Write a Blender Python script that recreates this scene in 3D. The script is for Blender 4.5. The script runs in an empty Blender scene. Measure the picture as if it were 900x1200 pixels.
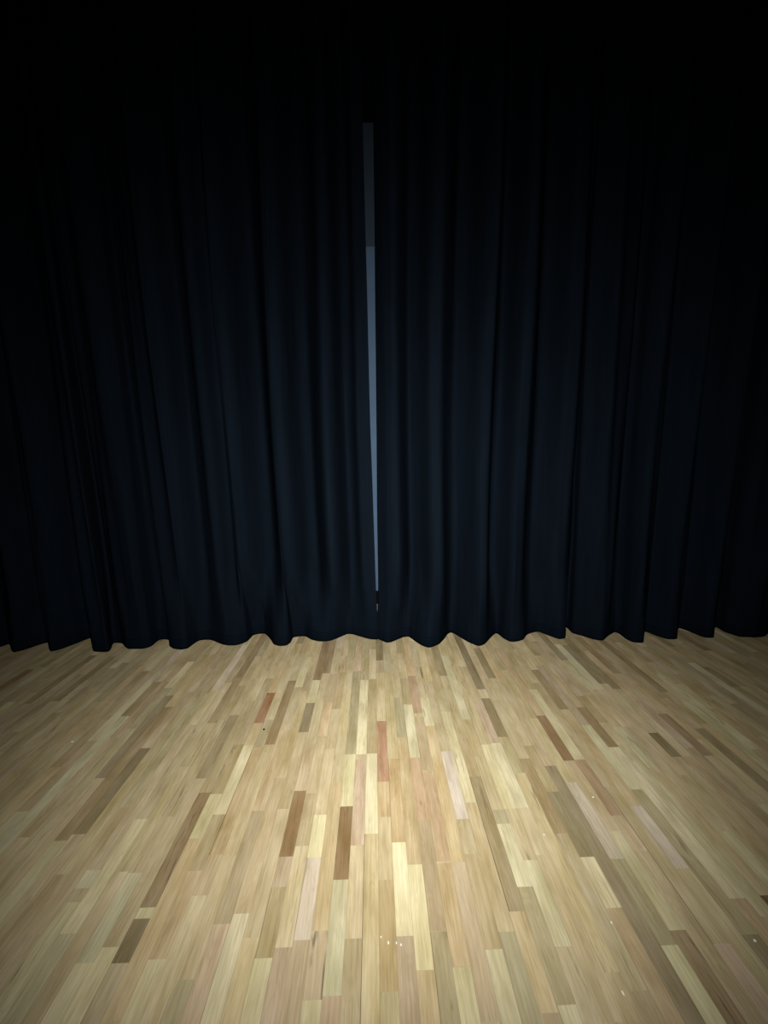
import bpy, math, random
from mathutils import Vector, Matrix

scene = bpy.context.scene
C = scene.collection
random.seed(11)

# ------------------------------------------------------------------ camera
W, H, F = 900.0, 1200.0, 450.0
CAM_H = 1.59
VPX, VPY, ROLL = 438.1, 532.2, 0.0161
cam_pos = Vector((0, 0, CAM_H))
Fc = Vector((VPX - W/2, H/2 - VPY, -F)).normalized()
hz = Vector((math.cos(ROLL), math.sin(ROLL), 0))
Uc = hz.cross(Fc).normalized()
if Uc.y < 0: Uc = -Uc
Xc = Fc.cross(Uc).normalized()
R = Matrix((Xc, Fc, Uc))
cd = bpy.data.cameras.new('camera'); cam = bpy.data.objects.new('camera', cd); C.objects.link(cam)
M = R.to_4x4(); M.translation = cam_pos; cam.matrix_world = M
cd.sensor_fit = 'VERTICAL'; cd.sensor_height = 24.0; cd.lens = 24.0*F/H
cd.clip_start = 0.05; cd.clip_end = 60
scene.camera = cam

def ray(px, py):
    return R @ Vector((px - W/2, H/2 - py, -F))
def on_floor(px, py, z=0.0):
    d = ray(px, py); t = (z - CAM_H)/d.z
    return Vector((d.x*t, d.y*t))
def on_plane(px, py, Y):
    d = ray(px, py); t = Y/d.y
    return d.x*t, CAM_H + d.z*t

# ------------------------------------------------------------------ materials
def new_mat(name):
    m = bpy.data.materials.new(name); m.use_nodes = True
    nt = m.node_tree; b = nt.nodes['Principled BSDF']
    return m, nt, b
def setspec(b, v):
    b.inputs['Specular IOR Level'].default_value = v

def cloth_mat(name, col, amt=0.25):
    m, nt, b = new_mat(name)
    tc = nt.nodes.new('ShaderNodeTexCoord')
    mp = nt.nodes.new('ShaderNodeMapping'); mp.inputs['Scale'].default_value = (7, 7, 0.7)
    n = nt.nodes.new('ShaderNodeTexNoise'); n.inputs['Scale'].default_value = 3; n.inputs['Detail'].default_value = 5
    r = nt.nodes.new('ShaderNodeMapRange')
    r.inputs[3].default_value = 1-amt; r.inputs[4].default_value = 1+amt
    mx = nt.nodes.new('ShaderNodeVectorMath'); mx.operation = 'SCALE'; mx.inputs[0].default_value = col
    nt.links.new(tc.outputs['Object'], mp.inputs[0]); nt.links.new(mp.outputs[0], n.inputs['Vector'])
    nt.links.new(n.outputs['Fac'], r.inputs[0]); nt.links.new(r.outputs[0], mx.inputs['Scale'])
    nt.links.new(mx.outputs[0], b.inputs['Base Color'])
    b.inputs['Roughness'].default_value = 1.0; setspec(b, 0.0)
    return m
CURT = (0.0034, 0.0054, 0.0094)
m_cloth = cloth_mat('black_serge', CURT)
m_hem = cloth_mat('black_serge_hem', (0.0027, 0.0046, 0.0080))
m_black = cloth_mat('black_paint', (0.004, 0.004, 0.005))

def simple(name, col, rough=0.8, spec=0.1, emit=None):
    m, nt, b = new_mat(name)
    n = nt.nodes.new('ShaderNodeTexNoise'); n.inputs['Scale'].default_value = 9; n.inputs['Detail'].default_value = 4
    r = nt.nodes.new('ShaderNodeMapRange'); r.inputs[3].default_value = .9; r.inputs[4].default_value = 1.1
    mx = nt.nodes.new('ShaderNodeVectorMath'); mx.operation = 'SCALE'; mx.inputs[0].default_value = col
    tc = nt.nodes.new('ShaderNodeTexCoord')
    nt.links.new(tc.outputs['Object'], n.inputs['Vector'])
    nt.links.new(n.outputs['Fac'], r.inputs[0]); nt.links.new(r.outputs[0], mx.inputs['Scale'])
    nt.links.new(mx.outputs[0], b.inputs['Base Color'])
    b.inputs['Roughness'].default_value = rough; setspec(b, spec)
    return m
m_wall = simple('blue_grey_plaster', (0.063, 0.098, 0.165))
m_wall_hi = simple('blue_grey_wall_upper', (0.030, 0.044, 0.066))  # darker tone for the back wall above the step
m_white = simple('white_plastic', (0.85, 0.84, 0.80), .4, .5)
m_strip = simple('strip_white', (0.80, 0.80, 0.76), .5, .3)
m_speck = simple('black_bit', (0.010, 0.009, 0.008), .7, .1)

def floor_mat():
    m, nt, b = new_mat('oak_strip_floor')
    N = nt.nodes.new; L = nt.links.new
    at = N('ShaderNodeAttribute'); at.attribute_name = 'tint'
    sd = N('ShaderNodeAttribute'); sd.attribute_name = 'seed'
    uv = N('ShaderNodeUVMap'); uv.uv_map = 'board'
    sep = N('ShaderNodeSeparateXYZ'); L(uv.outputs[0], sep.inputs[0])
    sds = N('ShaderNodeSeparateXYZ'); L(sd.outputs['Vector'], sds.inputs[0])
    def mth(op, a, bb=None, c=None):
        n = N('ShaderNodeMath'); n.operation = op
        for i, v in enumerate((a, bb, c)):
            if v is None: continue
            if isinstance(v, (int, float)): n.inputs[i].default_value = v
            else: L(v, n.inputs[i])
        return n.outputs[0]
    def comb(x, y, z):
        n = N('ShaderNodeCombineXYZ')
        for i, v in enumerate((x, y, z)):
            if isinstance(v, (int, float)): n.inputs[i].default_value = v
            else: L(v, n.inputs[i])
        return n.outputs[0]
    u, v = sep.outputs[0], sep.outputs[1]      # metres across and along
    s1, s2 = sds.outputs[0], sds.outputs[1]
    # fine straight grain
    c1 = comb(mth('MULTIPLY', u, 150), mth('MULTIPLY', v, 5.0), mth('MULTIPLY', s1, 50))
    n1 = N('ShaderNodeTexNoise'); n1.inputs['Scale'].default_value = 1; n1.inputs['Detail'].default_value = 5
    n1.inputs['Roughness'].default_value = .62
    L(c1, n1.inputs['Vector'])
    # broad flame figure
    c2 = comb(mth('MULTIPLY', u, 26), mth('MULTIPLY', v, 3.2), mth('MULTIPLY_ADD', s1, 31, 7))
    n2 = N('ShaderNodeTexNoise'); n2.inputs['Scale'].default_value = 1; n2.inputs['Detail'].default_value = 2
    n2.inputs['Distortion'].default_value = .6
    L(c2, n2.inputs['Vector'])
    rings = mth('SINE', mth('MULTIPLY', n2.outputs['Fac'], 55))
    # blotches
    c3 = comb(mth('MULTIPLY', u, 14), mth('MULTIPLY', v, 4.5), mth('MULTIPLY_ADD', s1, 17, 3))
    n3 = N('ShaderNodeTexNoise'); n3.inputs['Scale'].default_value = 1; n3.inputs['Detail'].default_value = 4
    L(c3, n3.inputs['Vector'])
    # dark mineral streaks, on some boards
    c4 = comb(mth('MULTIPLY', u, 60), mth('MULTIPLY', v, 5.0), mth('MULTIPLY_ADD', s1, 71, 13))
    n4 = N('ShaderNodeTexNoise'); n4.inputs['Scale'].default_value = 1; n4.inputs['Detail'].default_value = 3
    n4.inputs['Distortion'].default_value = .9
    L(c4, n4.inputs['Vector'])
    st = N('ShaderNodeMapRange'); st.inputs[1].default_value = .60; st.inputs[2].default_value = .74
    L(n4.outputs['Fac'], st.inputs[0])
    streak = mth('MULTIPLY', st.outputs[0], s2)
    g = mth('MULTIPLY_ADD', mth('SUBTRACT', n1.outputs['Fac'], .5), .78, 1.0)
    g = mth('ADD', g, mth('MULTIPLY', rings, .04))
    g = mth('ADD', g, mth('MULTIPLY', mth('SUBTRACT', n3.outputs['Fac'], .5), .80))
    g = mth('MULTIPLY', g, mth('SUBTRACT', 1.0, mth('MULTIPLY', streak, .62)))
    # joint lines: distance to board side / end (third uv = stored in second map)
    uv2 = N('ShaderNodeUVMap'); uv2.uv_map = 'edge'
    s3 = N('ShaderNodeSeparateXYZ'); L(uv2.outputs[0], s3.inputs[0])
    ex = mth('MULTIPLY', mth('SUBTRACT', .5, mth('ABSOLUTE', mth('SUBTRACT', s3.outputs[0], .5))), 0.057)
    ln = N('ShaderNodeMapRange'); ln.inputs[1].default_value = .0003; ln.inputs[2].default_value = .0011
    ln.inputs[3].default_value = .72; ln.inputs[4].default_value = 1.0
    L(ex, ln.inputs[0])
    g = mth('MULTIPLY', g, ln.outputs[0])
    # open joint along one side of a few strips
    jt = N('ShaderNodeMapRange'); jt.inputs[1].default_value = .0010; jt.inputs[2].default_value = .0026
    jt.inputs[3].default_value = .55; jt.inputs[4].default_value = 0.0
    L(u, jt.inputs[0])
    g = mth('MULTIPLY', g, mth('SUBTRACT', 1.0, mth('MULTIPLY', jt.outputs[0], sds.outputs[2])))
    mx = N('ShaderNodeVectorMath'); mx.operation = 'SCALE'
    L(at.outputs['Color'], mx.inputs[0]); L(g, mx.inputs['Scale'])
    # slight warm shift where the figure is dark
    hs = N('ShaderNodeHueSaturation'); L(mx.outputs[0], hs.inputs['Color'])
    L(mth('MULTIPLY_ADD', mth('SUBTRACT', .5, n3.outputs['Fac']), .5, 1.0), hs.inputs['Saturation'])
    L(hs.outputs[0], b.inputs['Base Color'])
    b.inputs['Roughness'].default_value = .5; setspec(b, .18)
    bp = N('ShaderNodeBump'); bp.inputs['Strength'].default_value = .08; bp.inputs['Distance'].default_value = .002
    L(g, bp.inputs['Height']); L(bp.outputs[0], b.inputs['Normal'])
    return m
m_floor = floor_mat()

# ------------------------------------------------------------------ mesh helpers
def mesh_obj(name, verts, faces, mat, parent=None, smooth=False):
    me = bpy.data.meshes.new(name); me.from_pydata([tuple(v) for v in verts], [], faces); me.update()
    if smooth:
        for p in me.polygons: p.use_smooth = True
    for m in (mat if isinstance(mat, (list, tuple)) else [mat]): me.materials.append(m)
    o = bpy.data.objects.new(name, me); C.objects.link(o)
    if parent: o.parent = parent
    return o
def box(name, x0, x1, y0, y1, z0, z1, mat, parent=None):
    v = [(x, y, z) for z in (z0, z1) for y in (y0, y1) for x in (x0, x1)]
    f = [(0, 2, 3, 1), (4, 5, 7, 6), (0, 1, 5, 4), (2, 6, 7, 3), (0, 4, 6, 2), (1, 3, 7, 5)]
    return mesh_obj(name, v, f, mat, parent)

# ------------------------------------------------------------------ floor of oak strips
S = 0.03544; K0 = 0.145
# width of one strip: take two pixels on one row, compare their world X and strip number
def kof(px, py):
    dx, dy = px - VPX, py - VPY
    u = dx*math.cos(ROLL) - dy*math.sin(ROLL); v = dx*math.sin(ROLL) + dy*math.cos(ROLL)
    return K0 + u/(S*v)
a, b_ = on_floor(300, 1000), on_floor(600, 1000)
BW = (b_.x - a.x)/(kof(600, 1000) - kof(300, 1000))
XOFF = a.x - kof(300, 1000)*BW

PAL = dict(
 L=(.66,.57,.37), V=(.585,.53,.34), M=(.50,.39,.235), N=(.54,.43,.26), T=(.385,.29,.165), G=(.35,.30,.18),
 D=(.26,.20,.115), B=(.27,.165,.085), R=(.30,.16,.09), P=(.50,.36,.26), Q=(.42,.31,.21), O=(.52,.37,.21),
 W=(.60,.49,.40), E=(.46,.28,.19), S=(.30,.21,.12))
SPEC = [ # px, py on the strip, top row, bottom row, tone
(396,1100,1031,1167,'V'),(387,1180,1167,1240,'P'),(362,1055,1005,1102,'W'),(345,1140,1102,1240,'Q'),
(315,1100,1040,1123,'T'),(306,1150,1123,1240,'V'),(415,1080,991,1100,'N'),(413,1150,1100,1240,'T'),
(436,1110,977,1240,'N'),(454,1090,1031,1162,'S2'),(455,1190,1162,1240,'M'),(472,1050,987,1097,'L'),
(480,1150,1097,1240,'Q'),(491,1080,1013,1137,'L'),(503,1170,1137,1240,'O'),(512,1075,960,1091,'Q'),
(528,1160,1091,1240,'G'),(530,1090,1011,1133,'O'),(548,1180,1133,1240,'V'),(570,1090,1000,1112,'T'),
(588,1160,1112,1240,'V'),(586,1060,990,1091,'M'),(612,1160,1091,1240,'G'),(645,1085,1007,1110,'V'),
(668,1150,1110,1240,'M'),(612,1020,985,1038,'T'),(640,1130,1038,1178,'G'),(660,1195,1178,1240,'V'),
(668,975,927,1005,'T2'),(712,1020,895,1245,'D2'),(712,985,915,1006,'W2'),(735,1035,1006,1110,'G'),
(818,1150,1106,1240,'V'),(862,1130,1105,1240,'P'),(785,990,943,1018,'W'),(899,1058,1049,1240,'B'),
(775,960,924,1100,'G'),(712,935,889,956,'E2'),(650,868,838,892,'B'),(706,860,828,876,'S'),
(700,840,815,847,'T'),(788,882,858,887,'D'),(820,875,835,886,'S'),
(442,760,735,774,'D'),(513,778,750,792,'T2'),(552,785,742,808,'D'),(475,812,795,825,'T'),
(485,815,792,836,'E'),(479,860,826,888,'L'),(435,840,796,883,'T'),(421,830,797,884,'L'),
(331,835,798,872,'S'),(354,845,824,858,'D'),(312,830,812,847,'R'),(363,800,788,810,'T'),
(372,785,752,797,'S'),(384,770,748,789,'S'),(386,805,790,823,'T'),(290,775,743,794,'S'),
(268,825,804,843,'T'),(343,960,927,1004,'B'),(405,980,945,1031,'B'),(436,930,883,977,'L'),
(447,880,845,916,'R2'),(393,960,916,1090,'O'),(410,900,884,945,'V'),(421,930,890,990,'P'),
(370,985,955,1005,'L'),(354,975,930,992,'T'),(340,1050,992,1110,'N'),(332,1040,1004,1100,'Q'),
(487,920,888,962,'E3'),(497,870,840,903,'T'),(465,930,889,987,'O'),(556,890,865,910,'T'),
(578,850,818,864,'D'),(586,900,872,948,'L'),(584,962,949,990,'G'),(533,920,880,960,'W'),
(208,990,930,1062,'S'),(156,1100,1077,1128,'D'),(133,1070,1024,1127,'V'),(101,1031,1020,1041,'V'),
(243,970,955,1020,'T'),(252,1150,1072,1245,'L'),(218,1175,1148,1240,'G'),(165,890,877,935,'D'),
(297,900,876,1000,'O2'),(266,890,873,930,'T'),(60,925,842,1010,'V'),(20,1145,1060,1240,'V'),
(520,900,850,1011,'O'),(545,1000,960,1100,'N'),(180,960,900,1020,'N'),(560,1000,940,1112,'M'),
(600,1000,965,1090,'L'),(680,1100,1000,1200,'M'),(505,960,905,1010,'E3'),
]
PAL.update({'S2': (.42,.29,.15), 'T2': (.33,.26,.15), 'D2': (.29,.23,.14), 'W2': (.56,.47,.36),
            'E2': (.38,.25,.16), 'R2': (.42,.25,.17), 'E3': (.54,.36,.25), 'O2': (.42,.30,.17)})
MEAN = (.53, .415, .25)
for t in list(PAL):      # neighbouring strips differ only gently
    q = .06 if t in ('B','R','S','D','L','R2','W','D2','T2') else .34
    PAL[t] = tuple(c*(1-q) + m*q for c, m in zip(PAL[t], MEAN))
cols = {}
for px, py, yt, yb, tone in SPEC:
    k = math.floor(kof(px, py))
    xc = XOFF + (k + .5)*BW
    d = ray(px, yt); far = on_floor(px, yt).y; near = on_floor(px, yb).y if yb < 1235 else on_floor(px, 1240).y
    cols.setdefault(k, []).append((near, far, tone))
XMIN, XMAX, YMIN, YMAX = -4.6, 4.6, -1.6, 4.0
kmin, kmax = math.floor((XMIN-XOFF)/BW), math.ceil((XMAX-XOFF)/BW)
verts, faces, tints, seeds, uvb, uve = [], [], [], [], [], []
WEI = [('M',26),('N',22),('T',15),('G',9),('V',8),('L',5),('Q',9),('P',4),('O',11),('D',3),('S',2.5),('W',.6),('B',.5)]
names = [w[0] for w in WEI]; wts = [w[1] for w in WEI]
JOINTS = [(math.floor(kof(x, y)), on_floor(x, y).y) for x, y in [(586,1005),(600,1055),(818,1060),(425,1195),(700,845),(246,1000)]]
def add_board(k, y0, y1, tone, soft=0.0):
    x0 = XOFF + k*BW; x1 = x0 + BW
    c = tuple(p*(1-soft) + m*soft for p, m in zip(PAL[tone], MEAN)); j = random.uniform(.93, 1.07)
    c = (c[0]*j*random.uniform(.98,1.02), c[1]*j, c[2]*j*random.uniform(.95,1.05))
    i = len(verts)
    verts.extend([(x0, y0, 0), (x1, y0, 0), (x1, y1, 0), (x0, y1, 0)]); faces.append((i, i+1, i+2, i+3))
    tints.append(c)
    st = 1.0 if tone in ('B', 'R', 'R2') else (random.random() if random.random() < .4 else 0.15)
    open_side = any(k == jk and y0 < jy < y1 for jk, jy in JOINTS)
    seeds.append((random.random(), st, 1.4 if open_side else (.8 if random.random() < .06 else 0.0)))
    v0 = random.uniform(0, 9)
    uvb.append([(0, v0), (BW, v0), (BW, v0+y1-y0), (0, v0+y1-y0)])
    uve.append([(0, 0), (1, 0), (1, 1), (0, 1)])
for k in range(kmin, kmax):
    sp = sorted(cols.get(k, []), key=lambda q: q[0])
    y = YMIN - random.uniform(0, .5)
    segs = []
    for n, f, t in sp:
        n = max(n, y)
        if f - n < .02: continue
        segs.append((y, n, None)); segs.append((n, f, t)); y = f
    segs.append((y, YMAX+.3, None))
    last = None
    for s0, s1, t in segs:
        if t: add_board(k, s0, s1, t); last = t; continue
        yy = s0
        while yy < s1 - 1e-4:
            ln = random.triangular(.16, .95, .42)
            if s1 - (yy + ln) < .14: ln = s1 - yy
            t2 = random.choices(names, wts)[0]
            if t2 == last: t2 = random.choices(names, wts)[0]
            add_board(k, yy, min(s1, yy+ln), t2, .2); last = t2; yy += ln
fl = mesh_obj('floor', verts, faces, m_floor)
me = fl.data
ta = me.attributes.new('tint', 'FLOAT_COLOR', 'FACE'); sa = me.attributes.new('seed', 'FLOAT_VECTOR', 'FACE')
for i, (c, s) in enumerate(zip(tints, seeds)):
    ta.data[i].color = (*c, 1); sa.data[i].vector = s
u1 = me.uv_layers.new(name='board'); u2 = me.uv_layers.new(name='edge')
for i in range(len(faces)):
    for j in range(4):
        u1.data[4*i+j].uv = uvb[i][j]; u2.data[4*i+j].uv = uve[i][j]
fl['kind'] = 'structure'

# ------------------------------------------------------------------ room shell
WY = on_floor(442, 707).y        # foot of the wall behind the curtains
ZTOP = 4.95
zstep = on_plane(434, 289, WY)[1]; ztrim = on_plane(431, 130, WY-.12)[1]
def struct(o): o['kind'] = 'structure'; return o
v = [(-4.6, WY, 0), (4.6, WY, 0), (4.6, WY, zstep), (-4.6, WY, zstep), (-4.6, WY, ZTOP), (4.6, WY, ZTOP)]
vb = [(x, y+.15, z) for x, y, z in v]
wb = mesh_obj('wall_back', v+vb, [(0,1,2,3),(3,2,5,4),(7,6,9,8),(8,9,10,11),(0,6,7,1),(4,5,11,10)], [m_wall, m_wall_hi])
wb.data.polygons[1].material_index = 1; struct(wb)
struct(box('trim_1', -4.6, 4.6, WY-.12, WY, ztrim, ZTOP, m_black))
zb = on_plane(442, 693, WY-.02)[1]
struct(box('baseboard_back', -4.6, 4.6, WY-.02, WY, 0, zb, m_black))
struct(box('wall_left', -4.75, -4.6, -1.6, WY+.15, 0, ZTOP, m_black))
struct(box('wall_right', 4.6, 4.75, -1.6, WY+.15, 0, ZTOP, m_black))
struct(box('wall_front', -4.75, 4.75, -1.75, -1.6, 0, ZTOP, m_black))
struct(box('ceiling', -4.75, 4.75, -1.75, WY+.15, ZTOP, ZTOP+.1, m_black))

# ------------------------------------------------------------------ curtains
HEM_L = [(0,757.5),(11,754),(14,761.5),(18,763.3),(32,759.5),(45,755),(56,752.3),(58,760),(61,762.3),(72,759.6),(90,753),(106,747.2),
(108.5,758),(111,762.5),(126,762.8),(130,758.5),(133,753),(143,753),(147,757),(151,759.5),(168,759.3),(177,756.5),(187,749),(197.5,749),
(199,756),(204,759.3),(213,760.3),(220,758.6),(233,750),(247,749),(259,753.6),(267,755.4),(278,755),(289,751),(296,744),(303,742),(311,742),
(317,748),(321,754),(327,756),(335,755.5),(340,752),(343,746.5),(350,745),(358,745),(366,749),(375,750.7),(385,750.4),(395,747),
(406,742.3),(413,742.5),(425,746),(434,748),(441.5,748.3)]
HEM_C = [(442,748.5),(448,751),(454,752.7),(461,750.5),(472,746),(479,745.3),(486,750),(494,755.2),(503,758),(514,754),(520,748),(528,740.5),
(541,747),(550,752),(561,756),(568,753.5),(576,745),(582,741.5),(590,747),(598,751),(606,750.7),(613,748.5),(618,742.5),(630,739.5),(642,743.5),
(655,748),(662.5,746.8)]
HEM_R = [(655,736.5),(663.5,734.5),(671,741),(683,744.5),(695,748.3),(706,749.6),(712,744.5),(720,740),(726,742),(734,748),(742,751.6),(753.5,752),
(755.5,739.5),(769,744),(782,748),(793,747.5),(795,735.5),(812,741),(825,746),(836,746),(838,734),(850,740),(866,745),(885,746),(895,745),(900,741)]
def plan(pts): return [on_floor(x, y, .008) for x, y in pts]
def extend(pts, direction, x_end):
    p = pts[-1] if direction > 0 else pts[0]
    out = []; x = p.x; i = 0; ym = 3.02
    while (x_end - x)*direction > .16:
        x += direction*random.uniform(.07, .12); i += 1
        out.append(Vector((x, ym + (.10 if i % 2 else -.09)*random.uniform(.6, 1.1))))
    return pts + out if direction > 0 else out[::-1] + pts
def smooth_curve(p, n=7):
    out = []
    for i in range(len(p)-1):
        p0 = p[max(i-1, 0)]; p1 = p[i]; p2 = p[i+1]; p3 = p[min(i+2, len(p)-1)]
        # centripetal-ish: limit tangents by neighbouring lengths
        l = (p2-p1).length
        t1 = (p2-p0); t2 = (p3-p1)
        t1 = t1.normalized()*min(l, (p1-p0).length or l)*.7 if t1.length > 1e-6 else t1
        t2 = t2.normalized()*min(l, (p3-p2).length or l)*.7 if t2.length > 1e-6 else t2
        for j in range(n):
            s = j/n; s2 = s*s; s3 = s2*s
            out.append(p1*(2*s3-3*s2+1) + t1*(s3-2*s2+s) + p2*(-2*s3+3*s2) + t2*(s3-s2))
    out.append(p[-1].copy())
    return out
CT = ZTOP
EDGE_Y = on_floor(441.5, 748).y
GL = [(424.6,130),(427.9,260),(429.9,330),(432.4,440),(433.9,500),(436.2,560),(438.2,620),(440.2,680),(441.2,706),(442.2,714),(442.2,748)]
GR = [(437.2,130),(439.0,260),(439.4,330),(440.2,400),(441.2,500),(441.9,600),(443.2,680),(443.0,707),(442.0,714),(442.0,748)]
def edge_table(g):
    t = [on_plane(x, y, EDGE_Y) for x, y in g]      # (X, z)
    t = sorted([(z, x) for x, z in t]); return t
def interp(t, z):
    if z <= t[0][0]: return t[0][1]
    if z >= t[-1][0]: return t[-1][1]
    for (a, x), (b, y) in zip(t, t[1:]):
        if z <= b: return x + (y-x)*(z-a)/(b-a)
TL, TR = edge_table(GL), edge_table(GR)

# crests and troughs of the cloth at hand height
RIDGE = [(180,-.6),(207,.9),(225,-.5),(250,.35),(262,-.5),(278,1),(308,-1),(335,1),(362,-1),(390,1),(412,-.7),(428,.2),
         (463,.7),(486,-.9),(512,.8),(541,-.7),(566,1),(586,-.8),(604,.8),(634,-.9),(655,.5),(680,-.4),(700,.4)]
RX = [(on_plane(px, 620, 3.03)[0], v) for px, v in RIDGE]
def prof(x):
    if x <= RX[0][0] or x >= RX[-1][0]: return 0.0
    for (a, va), (b, vb_) in zip(RX, RX[1:]):
        if x <= b:
            t = (x-a)/(b-a)
            for _ in range(1): t = t*t*(3-2*t)
            t = .5*t + .5*(t*t*(3-2*t))
            return va + (vb_-va)*t
def central(x):
    a = max(0, min(1, (x-RX[0][0])/.25)); b = max(0, min(1, (RX[-1][0]-x)/.25)); return min(a, b)
def curtain(name, pts, seed, edge=None, side=0, label='', pleat=None, yoff=0.0):
    rnd = random.Random(seed)
    cur = smooth_curve(pts)
    ph = [rnd.uniform(0, 6.28) for _ in range(12)]
    ym = sum(p.y for p in cur)/len(cur)
    zs = [0.004, .03, .06, .09] + [.09 + (CT-.09-.01)*((i+1)/46)**1.15 for i in range(46)]
    def pos(i, z, off=0.0):
        p = cur[i]; t = min(1, z/CT); x, y = p.x, p.y
        s = x
        amp = 1 + .10*t + .15*t*math.sin(2.1*s+ph[0]) + .14*min(1, z*1.5)*math.sin(5.0*s+1.3*z+ph[1])
        cw = central(x)*min(1, z/.8); cw = cw*cw*(3-2*cw)
        y2 = ym + (y-ym)*amp*(1-.8*cw) - .13*cw*prof(x + .012*math.sin(1.3*z+3*x+ph[9]))*(1+.15*math.sin(1.7*z+2*x))
        # secondary ripples in the cloth that grow away from the hem
        g = min(1, z/.5)
        y2 += g*((.022-.018*central(x))*math.sin(33*s+1.2*math.sin(.9*z+ph[2])+2.2*math.sin(1.9*s+ph[8])+ph[3]) + .004*math.sin(67*s+.8*z+ph[4]))
        y2 += g*.012*math.sin(3.1*s+ph[5])*math.sin(1.1*z+ph[6])
        x2 = x + g*(.016*math.sin(1.7*s+.9*z+ph[7]) - .016*math.sin(1.7*s+ph[7]))
        if edge:
            x0 = cur[0 if side > 0 else -1].x
            d = abs(x - x0); w = math.exp(-(d/.35)**2)
            tgt = interp(edge, z)
            k = max(0, 1 - d/.12)
            x2 = x*1 + (x2-x)*(1-w) + (tgt - x0)*math.exp(-(d/.45))
            y2 = y2*(1-k) + (EDGE_Y + side*.009 + (y-EDGE_Y)*.8)*k
        return (x2, y2 + off + yoff, z)
    nz = len(zs); vs = [pos(i, z) for i in range(len(cur)) for z in zs]
    fs = [(i*nz+j, (i+1)*nz+j, (i+1)*nz+j+1, i*nz+j+1) for i in range(len(cur)-1) for j in range(nz-1)]
    o = mesh_obj(name, vs, fs, m_cloth, smooth=True)
    sm = o.modifiers.new('thickness', 'SOLIDIFY'); sm.thickness = .004; sm.offset = -1
    # turned-up hem, a doubled band along the foot
    hz_ = [.002, .03, .06, .085]; n2 = len(hz_)
    def band(i, z):
        a = Vector(pos(max(i-1, 0), z)); b = Vector(pos(min(i+1, len(cur)-1), z)); d = (b-a); d.z = 0
        n = Vector((d.y, -d.x, 0)).normalized() if d.length > 1e-7 else Vector((0, -1, 0))
        return Vector(pos(i, z)) + n*.0035
    hv = [band(i, z) for i in range(len(cur)) for z in hz_]
    hf = [(i*n2+j, (i+1)*n2+j, (i+1)*n2+j+1, i*n2+j+1) for i in range(len(cur)-1) for j in range(n2-1)]
    h = mesh_obj('hem', hv, hf, m_hem, o, smooth=True)
    sm = h.modifiers.new('thickness', 'SOLIDIFY'); sm.thickness = .003; sm.offset = -1
    o['label'] = label; o['category'] = 'curtain'; o['group'] = 'black stage curtains'
    return o
pl = extend(plan(HEM_L), -1, -4.55)
curtain('stage_curtain', pl, 1, TL, -1, 'wide black floor-length stage curtain left of the lit gap')
pc = plan(HEM_C)
curtain('stage_curtain', pc, 2, TR, 1, 'black floor-length stage curtain immediately right of the lit gap')
pr = extend(plan(HEM_R), 1, 4.55)
curtain('stage_curtain', pr, 3, None, 0, 'black stage curtain at far right, its edge behind the middle curtain')

# ------------------------------------------------------------------ small things on the floor
def fleck(name, px, py, sx, sy, rot, mat, label, cat, group=None, h=.0012):
    p = on_floor(px, py)
    rnd = random.Random(int(px*7+py)); n = 9
    ring = []
    for i in range(n):
        a = 2*math.pi*i/n; r = rnd.uniform(.8, 1.15)
        ring.append((math.cos(a)*sx*r/2, math.sin(a)*sy*r/2))
    vs = [(x, y, 0) for x, y in ring] + [(x*.75, y*.75, h) for x, y in ring] + [(0, 0, h*1.2)]
    fs = [tuple(range(n-1, -1, -1))] + [(i, (i+1) % n, n+(i+1) % n, n+i) for i in range(n)] + [(n+i, n+(i+1) % n, 2*n) for i in range(n)]
    o = mesh_obj(name, vs, fs, mat); o.location = (p.x, p.y, .0003); o.rotation_euler.z = rot
    o['label'] = label; o['category'] = cat
    if group: o['group'] = group
G = 'tiny white flecks on the floor'
for px, py, sx, sy, lab in [
 (84.5, 869, .011, .016, 'tiny white fleck on the shaded floor at far left'),
 (446.5, 1098, .0045, .006, 'tiny white fleck on brown strip, leftmost of the close cluster of four'),
 (455.2, 1104.5, .006, .009, 'tiny white fleck on brown strip, second from left in the cluster of four'),
 (464.5, 1105, .005, .007, 'tiny white fleck on strip edge, third from left in the cluster of four'),
 (470, 1107, .006, .008, 'tiny white fleck, rightmost of the close cluster of four'),
 (716.5, 1081, .006, .007, 'tiny white fleck on pale boards left of the long dark strip'),
 (730, 1163.5, .0055, .013, 'slender white fleck lowest on the floor, near the bottom right'),
 (884.5, 1102, .010, .009, 'tiny white fleck near the right end of the dim front floor'),
 (637.5, 978, .006, .008, 'tiny white fleck on orange-toned boards right of centre'),
 (695, 934, .009, .009, 'tiny pale fleck beside the short reddish board right of centre')]:
    fleck('white_fleck', px, py, sx, sy, .2, m_white, lab, 'fleck', G)
fleck('black_crumb', 309.3, 854.8, .013, .017, .3, m_speck, 'small black crumb on the floor just below a short reddish board', 'crumb')
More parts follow.
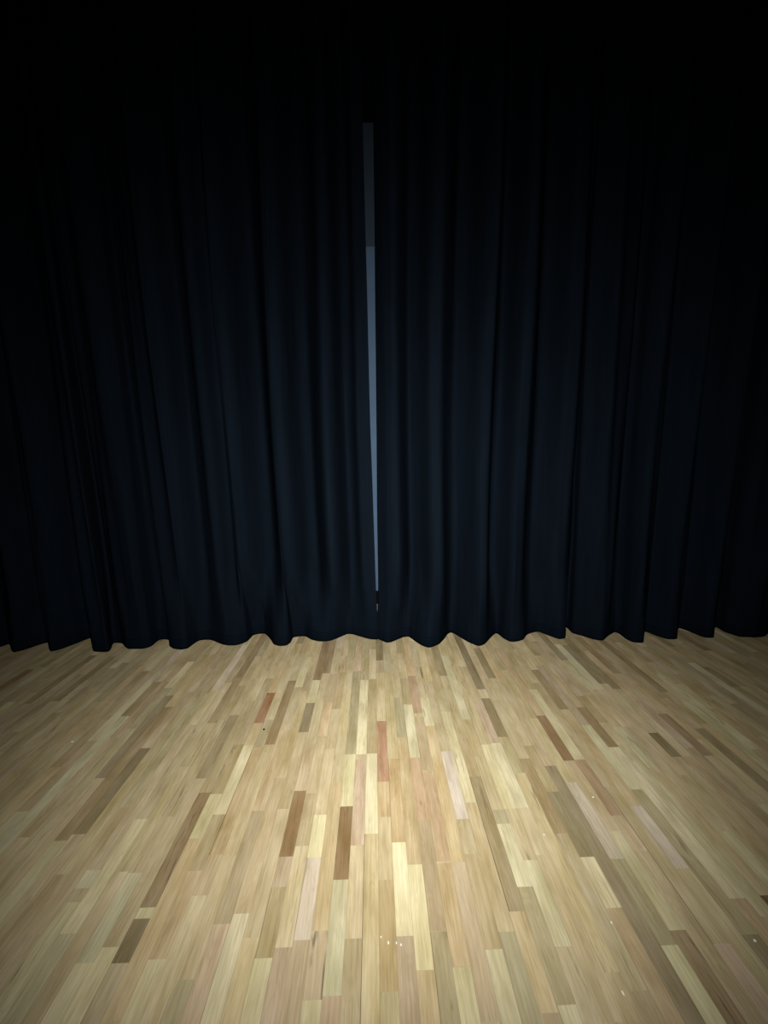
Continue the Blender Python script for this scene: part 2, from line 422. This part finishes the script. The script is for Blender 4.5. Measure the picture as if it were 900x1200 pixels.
# short white strip on the floor at the foot of the right curtain
pa, pb = on_floor(795.6, 736.6), on_floor(814, 742.6)
d = (pb-pa).normalized(); nrm = Vector((-d.y, d.x))*.022
if nrm.y < 0: nrm = -nrm
q = [pa, pb, pb+nrm, pa+nrm]
tp = mesh_obj('white_strip', [(x.x, x.y, .0004) for x in q] + [(x.x, x.y, .0012) for x in q],
     [(3,2,1,0),(4,5,6,7),(0,1,5,4),(1,2,6,5),(2,3,7,6),(3,0,4,7)], m_strip)
tp['label'] = 'thin white strip on the floor at the foot of the far right curtain'; tp['category'] = 'tape'

# ------------------------------------------------------------------ light: the photographer's torch beside the lens
ld = bpy.data.lights.new('torch_light', 'SPOT'); ld.energy = 840; ld.spot_size = math.radians(165); ld.spot_blend = .3
ld.shadow_soft_size = .012; ld.color = (.985, 1.0, .90)
ld.use_nodes = True
nt = ld.node_tree; em = nt.nodes['Emission']
tc = nt.nodes.new('ShaderNodeTexCoord'); sp = nt.nodes.new('ShaderNodeSeparateXYZ')
nt.links.new(tc.outputs['Normal'], sp.inputs[0])
ab = nt.nodes.new('ShaderNodeMath'); ab.operation = 'ABSOLUTE'; nt.links.new(sp.outputs[2], ab.inputs[0])
pw = nt.nodes.new('ShaderNodeMath'); pw.operation = 'POWER'; pw.inputs[1].default_value = 4.0; nt.links.new(ab.outputs[0], pw.inputs[0])
mr = nt.nodes.new('ShaderNodeMapRange'); mr.interpolation_type = 'SMOOTHSTEP'
mr.inputs[1].default_value = .30; mr.inputs[2].default_value = .76; nt.links.new(ab.outputs[0], mr.inputs[0])
ml = nt.nodes.new('ShaderNodeMath'); ml.operation = 'MULTIPLY'
nt.links.new(pw.outputs[0], ml.inputs[0]); nt.links.new(mr.outputs[0], ml.inputs[1])
nt.links.new(ml.outputs[0], em.inputs['Strength'])
lo = bpy.data.objects.new('torch_light', ld); C.objects.link(lo)
lo.matrix_world = M @ Matrix.Rotation(math.radians(-4.5), 4, 'X'); lo.location = cam_pos + Vector((0.0, 0.0, .03))

w = bpy.data.worlds.new('world'); scene.world = w; w.use_nodes = True
w.node_tree.nodes['Background'].inputs[0].default_value = (0, 0, 0, 1)
w.node_tree.nodes['Background'].inputs[1].default_value = 0
vs = scene.view_settings; vs.view_transform = 'Standard'; vs.look = 'None'; vs.gamma = 1; vs.use_curve_mapping = False; vs.exposure = 0
